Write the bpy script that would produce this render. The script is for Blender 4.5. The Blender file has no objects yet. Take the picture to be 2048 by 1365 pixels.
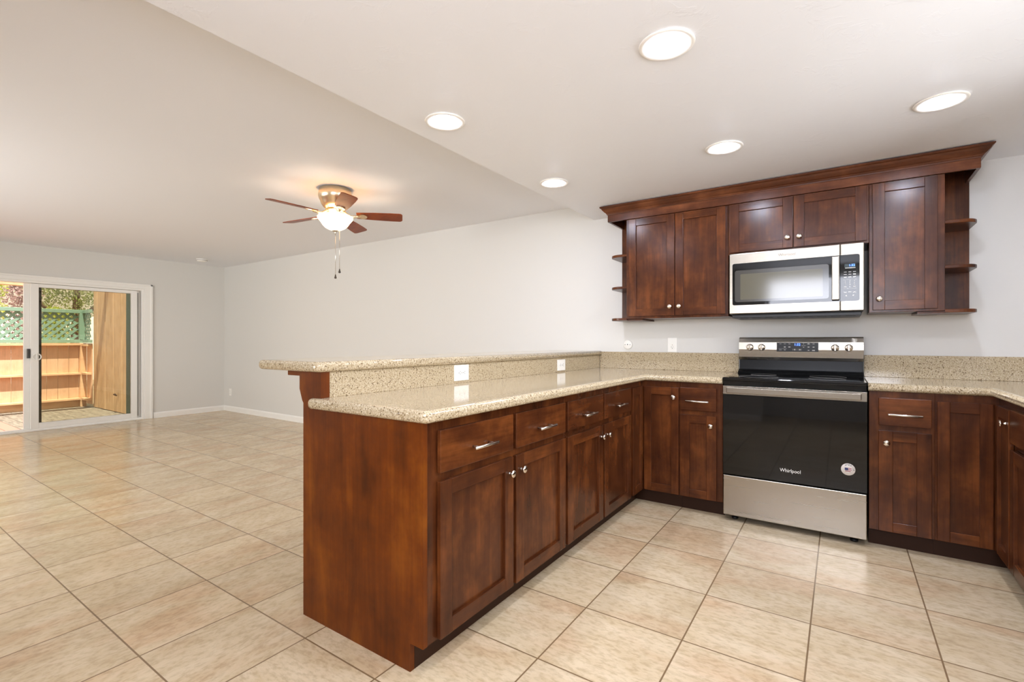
import bpy, bmesh, math, random
from mathutils import Vector, Matrix
random.seed(7)
R = math.radians
sc = bpy.context.scene
COL = sc.collection

# ------------------------------------------------------------------ camera, world, sun, exposure
EYE = 1.16
cam_d = bpy.data.cameras.new('camera'); cam = bpy.data.objects.new('camera', cam_d); COL.objects.link(cam)
cam.location = (0, 0, EYE); cam.rotation_euler = (R(90), 0, R(34.2))
cam_d.sensor_fit = 'HORIZONTAL'; cam_d.sensor_width = 36.0; cam_d.lens = 36.0 * 968 / 2048
cam_d.clip_start = 0.02; cam_d.clip_end = 200
sc.camera = cam
vs = sc.view_settings
vs.view_transform = 'Standard'; vs.look = 'None'; vs.gamma = 1.0; vs.use_curve_mapping = False; vs.exposure = 0.55
sc.cycles.use_denoising = True
sc.cycles.max_bounces = 10; sc.cycles.diffuse_bounces = 6; sc.cycles.glossy_bounces = 5; sc.cycles.transmission_bounces = 8
sc.cycles.transparent_max_bounces = 12
sc.cycles.sample_clamp_indirect = 8.0
sc.cycles.caustics_reflective = False; sc.cycles.caustics_refractive = False

w = bpy.data.worlds.new('sky_world'); sc.world = w; w.use_nodes = True
nt = w.node_tree; bg = nt.nodes['Background']
sky = nt.nodes.new('ShaderNodeTexSky'); sky.sky_type = 'HOSEK_WILKIE'; sky.turbidity = 5.0; sky.ground_albedo = 0.5
sky.sun_direction = Vector((0.30, -0.16, 0.94)).normalized()
mixn = nt.nodes.new('ShaderNodeMixRGB'); mixn.inputs[0].default_value = 0.62; mixn.inputs[2].default_value = (1.0, 0.97, 0.90, 1)
nt.links.new(sky.outputs[0], mixn.inputs[1]); nt.links.new(mixn.outputs[0], bg.inputs[0]); bg.inputs[1].default_value = 1.35

def light(name, kind, loc, energy, color=(1, 1, 1), direction=None, size=1, size_y=None):
    d = bpy.data.lights.new(name, kind); d.energy = energy; d.color = color
    if kind == 'AREA':
        d.shape = 'RECTANGLE'; d.size = size; d.size_y = size_y or size
    o = bpy.data.objects.new(name, d); COL.objects.link(o); o.location = loc
    if direction is not None: o.rotation_euler = Vector(direction).to_track_quat('-Z', 'Y').to_euler()
    return o
sun = light('sun', 'SUN', (-10, -3, 12), 8.0, (1.0, 0.93, 0.82), (-0.33, 0.13, -0.94)); sun.data.angle = R(0.6)
DAY = (0.84, 0.87, 1.0)
light('kitchen_window_daylight', 'AREA', (1.62, 2.05, 1.62), 54, DAY, (-1, 0.35, -0.12), 1.5, 1.0)
light('living_fill_light', 'AREA', (-5.4, -2.05, 1.45), 168, (0.88, 0.895, 1.0), (0, 1, 0.18), 2.8, 1.5)  # unseen fill lamp, added to brighten the living room
light('passage_fill_light', 'AREA', (-0.1, -1.20, 1.66), 52, (0.85, 0.885, 1.0), (-0.1, 1, 0.08), 1.65, 0.85)  # added fill lamp out of view behind the camera, brightens the kitchen

# ------------------------------------------------------------------ materials
def _new(name):
    m = bpy.data.materials.new(name); m.use_nodes = True
    return m, m.node_tree.nodes, m.node_tree.links, m.node_tree.nodes['Principled BSDF']
def s2l(c): return tuple(((v / 255) / 12.92 if v <= 10 else (((v / 255) + 0.055) / 1.055) ** 2.4) for v in c) + (1,)
def plain(name, rgb, rough=0.5, metal=0.0, spec=0.5, coat=0.0):
    m, n, l, b = _new(name)
    b.inputs['Base Color'].default_value = s2l(rgb); b.inputs['Roughness'].default_value = rough
    b.inputs['Metallic'].default_value = metal; b.inputs['Specular IOR Level'].default_value = spec
    b.inputs['Coat Weight'].default_value = coat
    return m
def ramp(n, stops):
    r = n.new('ShaderNodeValToRGB'); e = r.color_ramp.elements
    while len(e) > 1: e.remove(e[-1])
    e[0].position = stops[0][0]; e[0].color = s2l(stops[0][1])
    for p, c in stops[1:]:
        x = e.new(p); x.color = s2l(c)
    return r
def coords(n, l, scale=(1, 1, 1), loc=(0, 0, 0), kind='Object', rnd=False):
    tc = n.new('ShaderNodeTexCoord'); mp = n.new('ShaderNodeMapping')
    mp.inputs['Scale'].default_value = scale; mp.inputs['Location'].default_value = loc
    l.new(tc.outputs[kind], mp.inputs['Vector'])
    if rnd:
        oi = n.new('ShaderNodeObjectInfo'); ml = n.new('ShaderNodeMath'); ml.operation = 'MULTIPLY'; ml.inputs[1].default_value = 37.0
        ad = n.new('ShaderNodeVectorMath'); ad.operation = 'ADD'
        l.new(oi.outputs['Random'], ml.inputs[0]); l.new(mp.outputs[0], ad.inputs[0]); l.new(ml.outputs[0], ad.inputs[1])
        return ad.outputs[0]
    return mp.outputs[0]
def noise(n, l, vec, scale, detail=4, rough=0.55, dist=0.0):
    t = n.new('ShaderNodeTexNoise'); t.inputs['Scale'].default_value = scale; t.inputs['Detail'].default_value = detail
    t.inputs['Roughness'].default_value = rough; t.inputs['Distortion'].default_value = dist
    l.new(vec, t.inputs['Vector']); return t.outputs[0]
def bump(n, l, b, h, strength, dist=0.01):
    u = n.new('ShaderNodeBump'); u.inputs['Strength'].default_value = strength; u.inputs['Distance'].default_value = dist
    l.new(h, u.inputs['Height']); l.new(u.outputs[0], b.inputs['Normal'])
def mixc(n, l, fac, a, c, mode='MIX'):
    m = n.new('ShaderNodeMixRGB'); m.blend_type = mode
    for i, v in ((0, fac), (1, a), (2, c)):
        if hasattr(v, 'links'): l.new(v, m.inputs[i])
        elif isinstance(v, (int, float)): m.inputs[i].default_value = v
        else: m.inputs[i].default_value = v
    return m.outputs[0]

def wood(name, axis, dark, mid, lite, rough=0.24, fine=1.0, spec=0.26):
    m, n, l, b = _new(name)
    k = {'z': (7, 7, 1.1), 'x': (1.1, 7, 7), 'y': (7, 1.1, 7)}[axis]
    k2 = {'z': (90, 90, 3), 'x': (3, 90, 90), 'y': (90, 3, 90)}[axis]
    v = coords(n, l, k, rnd=True); v2 = coords(n, l, k2, rnd=True); v3 = coords(n, l, (2.6, 2.6, 2.6), rnd=True)
    a = noise(n, l, v, 1.4, 6, 0.6, 0.6); f = noise(n, l, v2, 1.0, 3, 0.6); c = noise(n, l, v3, 2.2, 4, 0.6)
    r = ramp(n, [(0.27, dark), (0.5, mid), (0.76, lite)])
    s = n.new('ShaderNodeMath'); s.operation = 'MULTIPLY_ADD'; s.inputs[1].default_value = 0.5
    l.new(c, s.inputs[0]); hf = n.new('ShaderNodeMath'); hf.operation = 'MULTIPLY'; hf.inputs[1].default_value = 0.5
    l.new(a, hf.inputs[0]); l.new(hf.outputs[0], s.inputs[2]); l.new(s.outputs[0], r.inputs[0])
    r2 = ramp(n, [(0.3, (200, 200, 200)), (0.65, (255, 255, 255))]); l.new(f, r2.inputs[0])
    o = mixc(n, l, 0.55 * fine, r.outputs[0], r2.outputs[0], 'MULTIPLY')
    l.new(o, b.inputs['Base Color'])
    b.inputs['Roughness'].default_value = rough; b.inputs['Specular IOR Level'].default_value = spec
    b.inputs['Coat Weight'].default_value = 0.0
    bump(n, l, b, f, 0.06, 0.002)
    return m
WD = ((36, 16, 8), (80, 41, 19), (128, 72, 33))
W_Z = wood('stained_wood', 'z', *WD); W_X = wood('stained_wood_across', 'x', *WD); W_Y = wood('stained_wood_along', 'y', *WD)
W_END = wood('stained_wood_end_panel', 'z', (58, 23, 3), (102, 47, 5), (142, 78, 14), 0.42, 0.8, 0.2)
W_TOE = plain('dark_toe_board', (50, 28, 16), 0.5, 0, 0.2)
W_CR = wood('stained_wood_crown', 'x', (50, 24, 14), (92, 50, 28), (150, 92, 58), 0.28)
GRN = {'z': W_Z, 'x': W_X, 'y': W_Y}

def paint(name, rgb, rough=0.6, bs=0.12, scale=60):
    m, n, l, b = _new(name)
    b.inputs['Base Color'].default_value = s2l(rgb); b.inputs['Roughness'].default_value = rough
    b.inputs['Specular IOR Level'].default_value = 0.3
    v = coords(n, l, (1, 1, 1)); bump(n, l, b, noise(n, l, v, scale, 4), bs, 0.003)
    return m
WALL = paint('wall_paint', (219, 217, 212)); CEIL = paint('ceiling_paint', (238, 239, 243), 0.7)
TRIM = paint('white_trim_paint', (243, 241, 236), 0.35, 0.02)
def knock():
    m, n, l, b = _new('kitchen_ceiling_texture')
    b.inputs['Base Color'].default_value = s2l((238, 239, 243)); b.inputs['Roughness'].default_value = 0.55
    v = coords(n, l); a = noise(n, l, v, 9, 5, 0.65, 0.8)
    r = ramp(n, [(0.56, (0, 0, 0)), (0.62, (255, 255, 255))]); l.new(a, r.inputs[0])
    bump(n, l, b, r.outputs[0], 0.22, 0.002); return m
KCEIL = knock()

def tile_mat():
    m, n, l, b = _new('floor_tile')
    P = 0.4065
    tc = n.new('ShaderNodeTexCoord'); sp = n.new('ShaderNodeSeparateXYZ'); l.new(tc.outputs['Object'], sp.inputs[0])
    def cell(out, off):
        a = n.new('ShaderNodeMath'); a.operation = 'SUBTRACT'; a.inputs[1].default_value = off; l.new(out, a.inputs[0])
        d = n.new('ShaderNodeMath'); d.operation = 'DIVIDE'; d.inputs[1].default_value = P; l.new(a.outputs[0], d.inputs[0])
        fl = n.new('ShaderNodeMath'); fl.operation = 'FLOOR'; l.new(d.outputs[0], fl.inputs[0])
        fr = n.new('ShaderNodeMath'); fr.operation = 'FRACT'; l.new(d.outputs[0], fr.inputs[0])
        h = n.new('ShaderNodeMath'); h.operation = 'SUBTRACT'; h.inputs[1].default_value = 0.5; l.new(fr.outputs[0], h.inputs[0])
        ab = n.new('ShaderNodeMath'); ab.operation = 'ABSOLUTE'; l.new(h.outputs[0], ab.inputs[0])
        return fl.outputs[0], ab.outputs[0]
    fx, ax = cell(sp.outputs[0], -0.103); fy, ay = cell(sp.outputs[1], 1.108)
    mx = n.new('ShaderNodeMath'); mx.operation = 'MAXIMUM'; l.new(ax, mx.inputs[0]); l.new(ay, mx.inputs[1])
    g = n.new('ShaderNodeMapRange'); g.inputs[1].default_value = 0.4912; g.inputs[2].default_value = 0.4945; l.new(mx.outputs[0], g.inputs[0])
    cb = n.new('ShaderNodeCombineXYZ'); l.new(fx, cb.inputs[0]); l.new(fy, cb.inputs[1])
    wn = n.new('ShaderNodeTexWhiteNoise'); l.new(cb.outputs[0], wn.inputs['Vector'])
    sv = n.new('ShaderNodeVectorMath'); sv.operation = 'MULTIPLY'; sv.inputs[1].default_value = (9, 9, 9); l.new(wn.outputs['Color'], sv.inputs[0])
    ad = n.new('ShaderNodeVectorMath'); ad.operation = 'ADD'; l.new(sv.outputs[0], ad.inputs[0])
    mp = n.new('ShaderNodeMapping'); mp.inputs['Scale'].default_value = (0.85, 1.9, 1); l.new(tc.outputs['Object'], mp.inputs[0])
    mp2 = n.new('ShaderNodeMapping'); mp2.inputs['Scale'].default_value = (1.9, 0.85, 1); l.new(tc.outputs['Object'], mp2.inputs[0])
    lt = n.new('ShaderNodeMath'); lt.operation = 'LESS_THAN'; lt.inputs[1].default_value = -1.73; l.new(sp.outputs[0], lt.inputs[0])   # tiles are laid the other way round in the living room
    vm = n.new('ShaderNodeMix'); vm.data_type = 'VECTOR'; l.new(lt.outputs[0], vm.inputs[0]); l.new(mp.outputs[0], vm.inputs[4]); l.new(mp2.outputs[0], vm.inputs[5])
    l.new(vm.outputs[1], ad.inputs[1])
    a = noise(n, l, ad.outputs[0], 4.5, 8, 0.68, 0.4); c = noise(n, l, ad.outputs[0], 2.0, 3, 0.5, 0.2); f = noise(n, l, ad.outputs[0], 34, 4, 0.6)
    r = ramp(n, [(0.10, (190, 167, 133)), (0.40, (206, 184, 149)), (0.58, (217, 197, 165)), (0.80, (226, 209, 180))]); l.new(a, r.inputs[0])
    pk = ramp(n, [(0.50, (255, 255, 255)), (0.66, (240, 218, 204))]); l.new(c, pk.inputs[0])
    o = mixc(n, l, 0.55, r.outputs[0], pk.outputs[0], 'MULTIPLY')
    fk = ramp(n, [(0.35, (205, 198, 186)), (0.55, (255, 255, 255))]); l.new(f, fk.inputs[0])
    o = mixc(n, l, 0.5, o, fk.outputs[0], 'MULTIPLY')
    # small shift in value from tile to tile
    tv = n.new('ShaderNodeMapRange'); tv.inputs[3].default_value = 0.93; tv.inputs[4].default_value = 1.03; l.new(wn.outputs['Value'], tv.inputs[0])
    o = mixc(n, l, 1.0, o, tv.outputs[0], 'MULTIPLY')
    o = mixc(n, l, g.outputs[0], o, s2l((126, 102, 74)))
    l.new(o, b.inputs['Base Color'])
    rr = n.new('ShaderNodeMapRange'); rr.inputs[3].default_value = 0.17; rr.inputs[4].default_value = 0.27; l.new(a, rr.inputs[0])
    l.new(rr.outputs[0], b.inputs['Roughness']); b.inputs['Specular IOR Level'].default_value = 0.5
    ht = n.new('ShaderNodeMath'); ht.operation = 'MULTIPLY_ADD'; ht.inputs[1].default_value = -6.0; l.new(g.outputs[0], ht.inputs[0]); l.new(a, ht.inputs[2])
    bump(n, l, b, ht.outputs[0], 0.22, 0.002)
    return m
TILE = tile_mat()

def quartz():
    m, n, l, b = _new('speckled_quartz')
    v = coords(n, l)
    a = noise(n, l, v, 190, 2, 0.6); c = noise(n, l, v, 330, 2, 0.6); d = noise(n, l, v, 125, 2, 0.5)
    r = ramp(n, [(0.30, (138, 116, 84)), (0.46, (180, 163, 132)), (0.62, (200, 185, 157)), (0.74, (228, 218, 198))]); l.new(a, r.inputs[0])
    r2 = ramp(n, [(0.60, (255, 255, 255)), (0.66, (120, 96, 66))]); l.new(d, r2.inputs[0])
    r3 = ramp(n, [(0.62, (255, 255, 255)), (0.70, (150, 130, 100))]); l.new(c, r3.inputs[0])
    o = mixc(n, l, 0.8, r.outputs[0], r2.outputs[0], 'MULTIPLY'); o = mixc(n, l, 0.5, o, r3.outputs[0], 'MULTIPLY')
    l.new(o, b.inputs['Base Color']); b.inputs['Roughness'].default_value = 0.09; b.inputs['Specular IOR Level'].default_value = 0.6
    return m
QZ = quartz()

def steel(name, rgb=(162, 154, 142), rough=0.27, streak='x'):
    m, n, l, b = _new(name)
    b.inputs['Base Color'].default_value = s2l(rgb); b.inputs['Metallic'].default_value = 1.0
    k = (1.5, 90, 90) if streak == 'x' else (90, 90, 1.5)
    f = noise(n, l, coords(n, l, k), 1.0, 3)
    rr = n.new('ShaderNodeMapRange'); rr.inputs[3].default_value = rough - 0.015; rr.inputs[4].default_value = rough + 0.015; l.new(f, rr.inputs[0])
    l.new(rr.outputs[0], b.inputs['Roughness']); b.inputs['Anisotropic'].default_value = 0.6
    return m
STEEL = steel('brushed_steel'); NICKEL = plain('brushed_nickel', (214, 206, 194), 0.22, 1.0); CHROME = plain('polished_nickel', (225, 216, 204), 0.12, 1.0)
BRASS = plain('warm_nickel', (236, 216, 184), 0.3, 1.0)
BLK = plain('black_glass', (6, 6, 6), 0.04, 0, 0.42); BLKM = plain('black_enamel', (10, 10, 10), 0.3, 0, 0.22); BLKP = plain('black_plastic', (20, 20, 20), 0.45)
BLKD = plain('black_display', (10, 10, 10), 0.3, 0, 0.25)
GREYW = plain('grey_oven_screen', (88, 84, 70), 0.10, 0, 0.7)
GREYF = plain('grey_screen_surround', (60, 58, 54), 0.12, 0, 0.7)
MARK = plain('grey_print', (180, 176, 170), 0.5); WMARK = plain('white_print', (235, 232, 226), 0.5)
WPL = plain('white_plastic', (246, 244, 238), 0.3); SLOT = plain('dark_slot', (35, 30, 26), 0.6); HOLE = plain('grey_hole', (110, 100, 92), 0.5)
def emit(name, rgb, s, base=None):
    m, n, l, b = _new(name); b.inputs['Base Color'].default_value = s2l(base or rgb)
    b.inputs['Emission Color'].default_value = s2l(rgb); b.inputs['Emission Strength'].default_value = s; b.inputs['Roughness'].default_value = 0.3
    return m
BULB = emit('lit_bulb', (229, 236, 255), 200.0); BOWL = emit('lit_frosted_glass', (255, 222, 176), 3.0); BLUE = emit('blue_digits', (70, 120, 255), 3.2)
TEAL = plain('teal_display', (12, 40, 44), 0.1)
def glass(name, tint, rough=0.0):
    m = bpy.data.materials.new(name); m.use_nodes = True; n = m.node_tree.nodes; l = m.node_tree.links; n.clear()
    o = n.new('ShaderNodeOutputMaterial'); t = n.new('ShaderNodeBsdfTransparent'); t.inputs[0].default_value = s2l(tint)
    g = n.new('ShaderNodeBsdfGlossy'); g.inputs['Roughness'].default_value = rough
    f = n.new('ShaderNodeFresnel'); f.inputs[0].default_value = 1.45; mx = n.new('ShaderNodeMixShader')
    l.new(f.outputs[0], mx.inputs[0]); l.new(t.outputs[0], mx.inputs[1]); l.new(g.outputs[0], mx.inputs[2]); l.new(mx.outputs[0], o.inputs[0])
    return m
GLASS = glass('door_glass', (245, 245, 240))

# ------------------------------------------------------------------ mesh helpers
IDN = Matrix.Identity(4)
def box(bm, x0, x1, y0, y1, z0, z1, bev=0.0, seg=2, mi=0, T=None):
    vs_ = [bm.verts.new((x, y, z)) for x in (x0, x1) for y in (y0, y1) for z in (z0, z1)]
    q = [(0, 1, 3, 2), (4, 6, 7, 5), (0, 4, 5, 1), (2, 3, 7, 6), (0, 2, 6, 4), (1, 5, 7, 3)]
    fs = [bm.faces.new([vs_[i] for i in f]) for f in q]
    bmesh.ops.recalc_face_normals(bm, faces=fs)
    for f in fs: f.material_index = mi
    if bev > 0:
        es = list({e for f in fs for e in f.edges})
        r = bmesh.ops.bevel(bm, geom=es, offset=bev, segments=seg, profile=0.5, affect='EDGES')
        vv = list({v for f in r['faces'] for v in f.verts} | {v for v in vs_ if v.is_valid})
        for f in r['faces']: f.material_index = mi; f.smooth = False
    else: vv = vs_
    if T is not None:
        for v in vv: v.co = T @ v.co
    return vv
def lathe(bm, prof, center=(0, 0, 0), seg=32, axis='z', T=None, smooth=True, cap=True, sy=1.0):
    rings = []
    for r, h in prof:
        ring = []
        for i in range(seg):
            a = 2 * math.pi * i / seg
            p = Vector((r * math.cos(a), r * math.sin(a) * sy, h))
            if axis == 'x': p = Vector((p.z, p.x, p.y))
            if axis == 'y': p = Vector((p.x, p.z, p.y))
            p += Vector(center)
            if T is not None: p = T @ p
            ring.append(bm.verts.new(p))
        rings.append(ring)
    fs = []
    for a, b_ in zip(rings[:-1], rings[1:]):
        for i in range(seg):
            f = bm.faces.new((a[i], a[(i + 1) % seg], b_[(i + 1) % seg], b_[i])); f.smooth = smooth; fs.append(f)
    if cap:
        if prof[0][0] > 1e-5: fs.append(bm.faces.new(rings[0]))
        if prof[-1][0] > 1e-5: fs.append(bm.faces.new(rings[-1]))
    bmesh.ops.remove_doubles(bm, verts=[v for r_ in rings for v in r_], dist=1e-6)
    bmesh.ops.recalc_face_normals(bm, faces=[f for f in fs if f.is_valid])
def tube(bm, pts, r, seg=10, smooth=True):
    pts = [Vector(p) for p in pts]; rings = []
    for i, p in enumerate(pts):
        d = (pts[min(i + 1, len(pts) - 1)] - pts[max(i - 1, 0)]).normalized()
        u = d.orthogonal().normalized() if i == 0 else (rings_u - d * rings_u.dot(d)).normalized()
        rings_u = u; v = d.cross(u); rr = r[i] if isinstance(r, (list, tuple)) else r
        rings.append([bm.verts.new(p + (u * math.cos(2 * math.pi * k / seg) + v * math.sin(2 * math.pi * k / seg)) * rr) for k in range(seg)])
    fs = []
    for a, b_ in zip(rings[:-1], rings[1:]):
        for k in range(seg):
            f = bm.faces.new((a[k], a[(k + 1) % seg], b_[(k + 1) % seg], b_[k])); f.smooth = smooth; fs.append(f)
    fs.append(bm.faces.new(rings[0])); fs.append(bm.faces.new(rings[-1]))
    bmesh.ops.recalc_face_normals(bm, faces=fs)
def prism(bm, poly, z0, z1, T=None, bev_edges=None, bev=0.0, seg=4, mi=0, smooth=False):
    """poly: (x, y) outline, extruded z0..z1; bev_edges: indexes i of the sides i..i+1 whose top and bottom edges are rounded"""
    lo = [bm.verts.new((x, y, z0)) for x, y in poly]; hi = [bm.verts.new((x, y, z1)) for x, y in poly]
    n_ = len(poly); fs = [bm.faces.new(lo), bm.faces.new(hi)]
    for i in range(n_): fs.append(bm.faces.new((lo[i], lo[(i + 1) % n_], hi[(i + 1) % n_], hi[i])))
    bmesh.ops.recalc_face_normals(bm, faces=fs)
    for f in fs: f.material_index = mi
    allv = set(lo + hi)
    if bev > 0:
        es = []
        idx = range(n_) if bev_edges is None else bev_edges
        for i in idx:
            for L in (lo, hi):
                e = bm.edges.get((L[i], L[(i + 1) % n_]))
                if e: es.append(e)
        r = bmesh.ops.bevel(bm, geom=es, offset=bev, segments=seg, profile=0.5, affect='EDGES')
        for f in r['faces']: f.smooth = True; f.material_index = mi
        allv = {v for v in allv if v.is_valid} | {v for f in r['faces'] for v in f.verts}
    if T is not None:
        for v in allv: v.co = T @ v.co
def arc(cx, cy, r, a0, a1, n_=6): return [(cx + r * math.cos(R(a0 + (a1 - a0) * i / n_)), cy + r * math.sin(R(a0 + (a1 - a0) * i / n_))) for i in range(n_ + 1)]

WL = {}
def link(o, parent):
    COL.objects.link(o)
    if parent is not None: o.parent = parent
def thing(name, label, cat, loc, group=None, kind=None):
    o = bpy.data.objects.new(name, None); COL.objects.link(o); o.location = loc; o.empty_display_size = 0.05
    o['label'] = label; o['category'] = cat
    if group: o['group'] = group
    WL[o.name] = Vector(loc); return o
def tag(o, label=None, cat=None, group=None, kind=None):
    if label: o['label'] = label
    if cat: o['category'] = cat
    if group: o['group'] = group
    if kind: o['kind'] = kind
    return o
def obj(name, bm, mats, parent=None):
    """link a mesh built in world coordinates; its origin goes to the middle of its bounds"""
    me = bpy.data.meshes.new(name)
    vs_ = [v.co for v in bm.verts]
    c = Vector([(min(v[i] for v in vs_) + max(v[i] for v in vs_)) / 2 for i in range(3)])
    bmesh.ops.translate(bm, verts=bm.verts, vec=-c)
    bm.to_mesh(me); bm.free()
    for m in (mats if isinstance(mats, (list, tuple)) else [mats]): me.materials.append(m)
    o = bpy.data.objects.new(name, me); link(o, parent)
    o.location = c - (WL[parent.name] if parent is not None else Vector((0, 0, 0)))
    WL[o.name] = c.copy(); return o
def B(): return bmesh.new()
def mbox(name, mats, parent, *a, **k):
    bm = B(); box(bm, *a, **k); return obj(name, bm, mats, parent)
def struct(name, bm, mats): return tag(obj(name, bm, mats), kind='structure')
def text(name, body, size, T, mat, parent, align='CENTER', ext=0.0003, sx=1.0):
    cu = bpy.data.curves.new(name, 'FONT'); cu.body = body; cu.size = size; cu.align_x = align; cu.align_y = 'CENTER'; cu.extrude = ext; cu.resolution_u = 3
    t = bpy.data.objects.new(name + '_tmp', cu); COL.objects.link(t)
    dg = bpy.context.evaluated_depsgraph_get(); me = bpy.data.meshes.new_from_object(t.evaluated_get(dg))
    bpy.data.objects.remove(t); bpy.data.curves.remove(cu)
    bm = B(); bm.from_mesh(me); bpy.data.meshes.remove(me)
    for v in bm.verts: v.co = T @ Vector((v.co.x * sx, v.co.y, v.co.z))
    return obj(name, bm, mat, parent)
def copy_tree(o, parent=None):
    c = o.copy(); COL.objects.link(c)
    if parent is not None: c.parent = parent
    for ch in list(o.children): copy_tree(ch, c)
    return c
# frames for fronts: local x = along the run, local y = outwards (towards the room), local z = up
def FR(ox, oy, xd, yd): return Matrix(((xd[0], yd[0], 0, ox), (xd[1], yd[1], 0, oy), (0, 0, 1, 0), (0, 0, 0, 1)))
T_BACK = FR(0, 3.40, (1, 0), (0, -1))       # back run: x = world X
T_PEN = FR(-1.185, 0, (0, 1), (1, 0))       # peninsula: x = world Y
T_WING = FR(0.66, 0, (0, 1), (-1, 0))       # sink run: x = world Y
T_UP = FR(0, 3.68, (1, 0), (0, -1))         # wall cabinets
def facing(T, x, y, z):   # matrix that puts flat text on a front (text x along run as seen by the viewer)
    return Matrix(((1, 0, 0, x), (0, 0, -1, y), (0, 1, 0, z), (0, 0, 0, 1)))

# ------------------------------------------------------------------ the room
XE, YW, XR = -8.55, 4.0, 1.27
YB, YL = -1.05, -1.75
ZK, ZL = 2.243, 2.39
XS = -1.83
bm = B(); box(bm, XE - 0.1, XR + 0.1, YL - 0.1, YW + 0.1, -0.12, 0)
# keep object space = world space for the tile pattern
me = bpy.data.meshes.new('floor'); bm.to_mesh(me); bm.free(); me.materials.append(TILE)
fl = bpy.data.objects.new('floor', me); COL.objects.link(fl); fl['kind'] = 'structure'
bm = B(); box(bm, XE - 0.1, XS, YL - 0.1, YW + 0.1, ZL, ZL + 0.12); struct('ceiling', bm, CEIL)
bm = B(); box(bm, XS, XR + 0.1, YL - 0.1, YW + 0.1, ZK, ZL + 0.12); struct('ceiling_kitchen', bm, [KCEIL])
bm = B(); box(bm, XE - 0.1, XR + 0.1, YW, YW + 0.12, 0, ZL); struct('wall_back', bm, WALL)
DY0, DY1, DZ = 0.45, 2.87, 1.93
bm = B()
box(bm, XE - 0.12, XE, DY1, YW, 0, ZL); box(bm, XE - 0.12, XE, YL - 0.1, DY0, 0, ZL); box(bm, XE - 0.12, XE, DY0, DY1, DZ, ZL)
struct('wall_left', bm, WALL)
# right wall with the window above the sink
bm = B(); WY0, WY1, WZ0, WZ1 = 1.35, 2.75, 1.12, 2.05
box(bm, XR, XR + 0.12, WY1, YW, 0, ZK); box(bm, XR, XR + 0.12, YL - 0.1, WY0, 0, ZK); box(bm, XR, XR + 0.12, WY0, WY1, 0, WZ0); box(bm, XR, XR + 0.12, WY0, WY1, WZ1, ZK)
struct('wall_right', bm, WALL)
def window(name, wb, axis, p, a0, a1, z0, z1):
    bm = B(); t = 0.045
    def bx(u0, u1, v0, v1):
        if axis == 'x': box(bm, p - 0.02, p + 0.04, u0, u1, v0, v1, 0.003, 1)
        else: box(bm, u0, u1, p - 0.04, p + 0.02, v0, v1, 0.003, 1)
    bx(a0, a1, z0, z0 + t); bx(a0, a1, z1 - t, z1); bx(a0, a0 + t, z0 + t, z1 - t); bx(a1 - t, a1, z0 + t, z1 - t)
    m_ = (a0 + a1) / 2; bx(m_ - t / 2, m_ + t / 2, z0 + t, z1 - t)
    o = struct(name, bm, TRIM)
    bm = B()
    if axis == 'x': box(bm, p + 0.008, p + 0.012, a0 + t, a1 - t, z0 + t, z1 - t)
    else: box(bm, a0 + t, a1 - t, p - 0.012, p - 0.008, z0 + t, z1 - t)
    obj('pane', bm, GLASS, o)
window('window_1', None, 'x', XR + 0.05, WY0, WY1, WZ0, WZ1)
# behind the photographer: passage wall with an opening kept for the fill light, living room wall with a wide window added for fill
bm = B(); box(bm, -0.95, XR, YB - 0.10, YB, 2.1, ZK); box(bm, 0.75, XR, YB - 0.10, YB, 0, 2.1); box(bm, -2.0, -0.95, YB - 0.10, YB, 0, ZK); box(bm, -2.0, -1.9, YL, YB - 0.10, 0, ZK)
struct('wall_front', bm, WALL)
bm = B(); LW0, LW1, LZ0, LZ1 = -6.9, -3.9, 0.75, 2.05
box(bm, XE, LW0, YL - 0.1, YL, 0, ZL); box(bm, LW1, -1.9, YL - 0.1, YL, 0, ZL); box(bm, LW0, LW1, YL - 0.1, YL, 0, LZ0); box(bm, LW0, LW1, YL - 0.1, YL, LZ1, ZL)
box(bm, -1.9, XR, YL - 0.1, YL, 0, ZK)
struct('wall_living', bm, WALL)
window('window_fill', None, 'y', YL - 0.05, LW0, LW1, LZ0, LZ1)  # unseen window, made up as the opening for the living room fill

def baseboard(name, a, b_, nrm):
    bm = B(); a = Vector(a); b_ = Vector(b_); n_ = Vector(nrm); h = 0.085; t = 0.013
    pr = [(0, 0), (t, 0), (t, h - 0.018), (t * 0.55, h - 0.004), (t * 0.3, h), (0, h)]
    A = [bm.verts.new((a.x + n_.x * u, a.y + n_.y * u, v)) for u, v in pr]; C = [bm.verts.new((b_.x + n_.x * u, b_.y + n_.y * u, v)) for u, v in pr]
    for i in range(6): bm.faces.new((A[i], A[(i + 1) % 6], C[(i + 1) % 6], C[i]))
    bm.faces.new(A); bm.faces.new(C); bmesh.ops.recalc_face_normals(bm, faces=bm.faces)
    struct(name, bm, TRIM)
baseboard('baseboard_back', (XE, YW), (-1.89, YW), (0, -1))
baseboard('baseboard_left', (XE, 2.985), (XE, YW - 0.013), (1, 0))
baseboard('baseboard_front', (-2.0, YB), (-0.95, YB), (0, 1))
baseboard('baseboard_living', (XE + 0.013, YL), (-2.0, YL), (0, 1))

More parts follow.
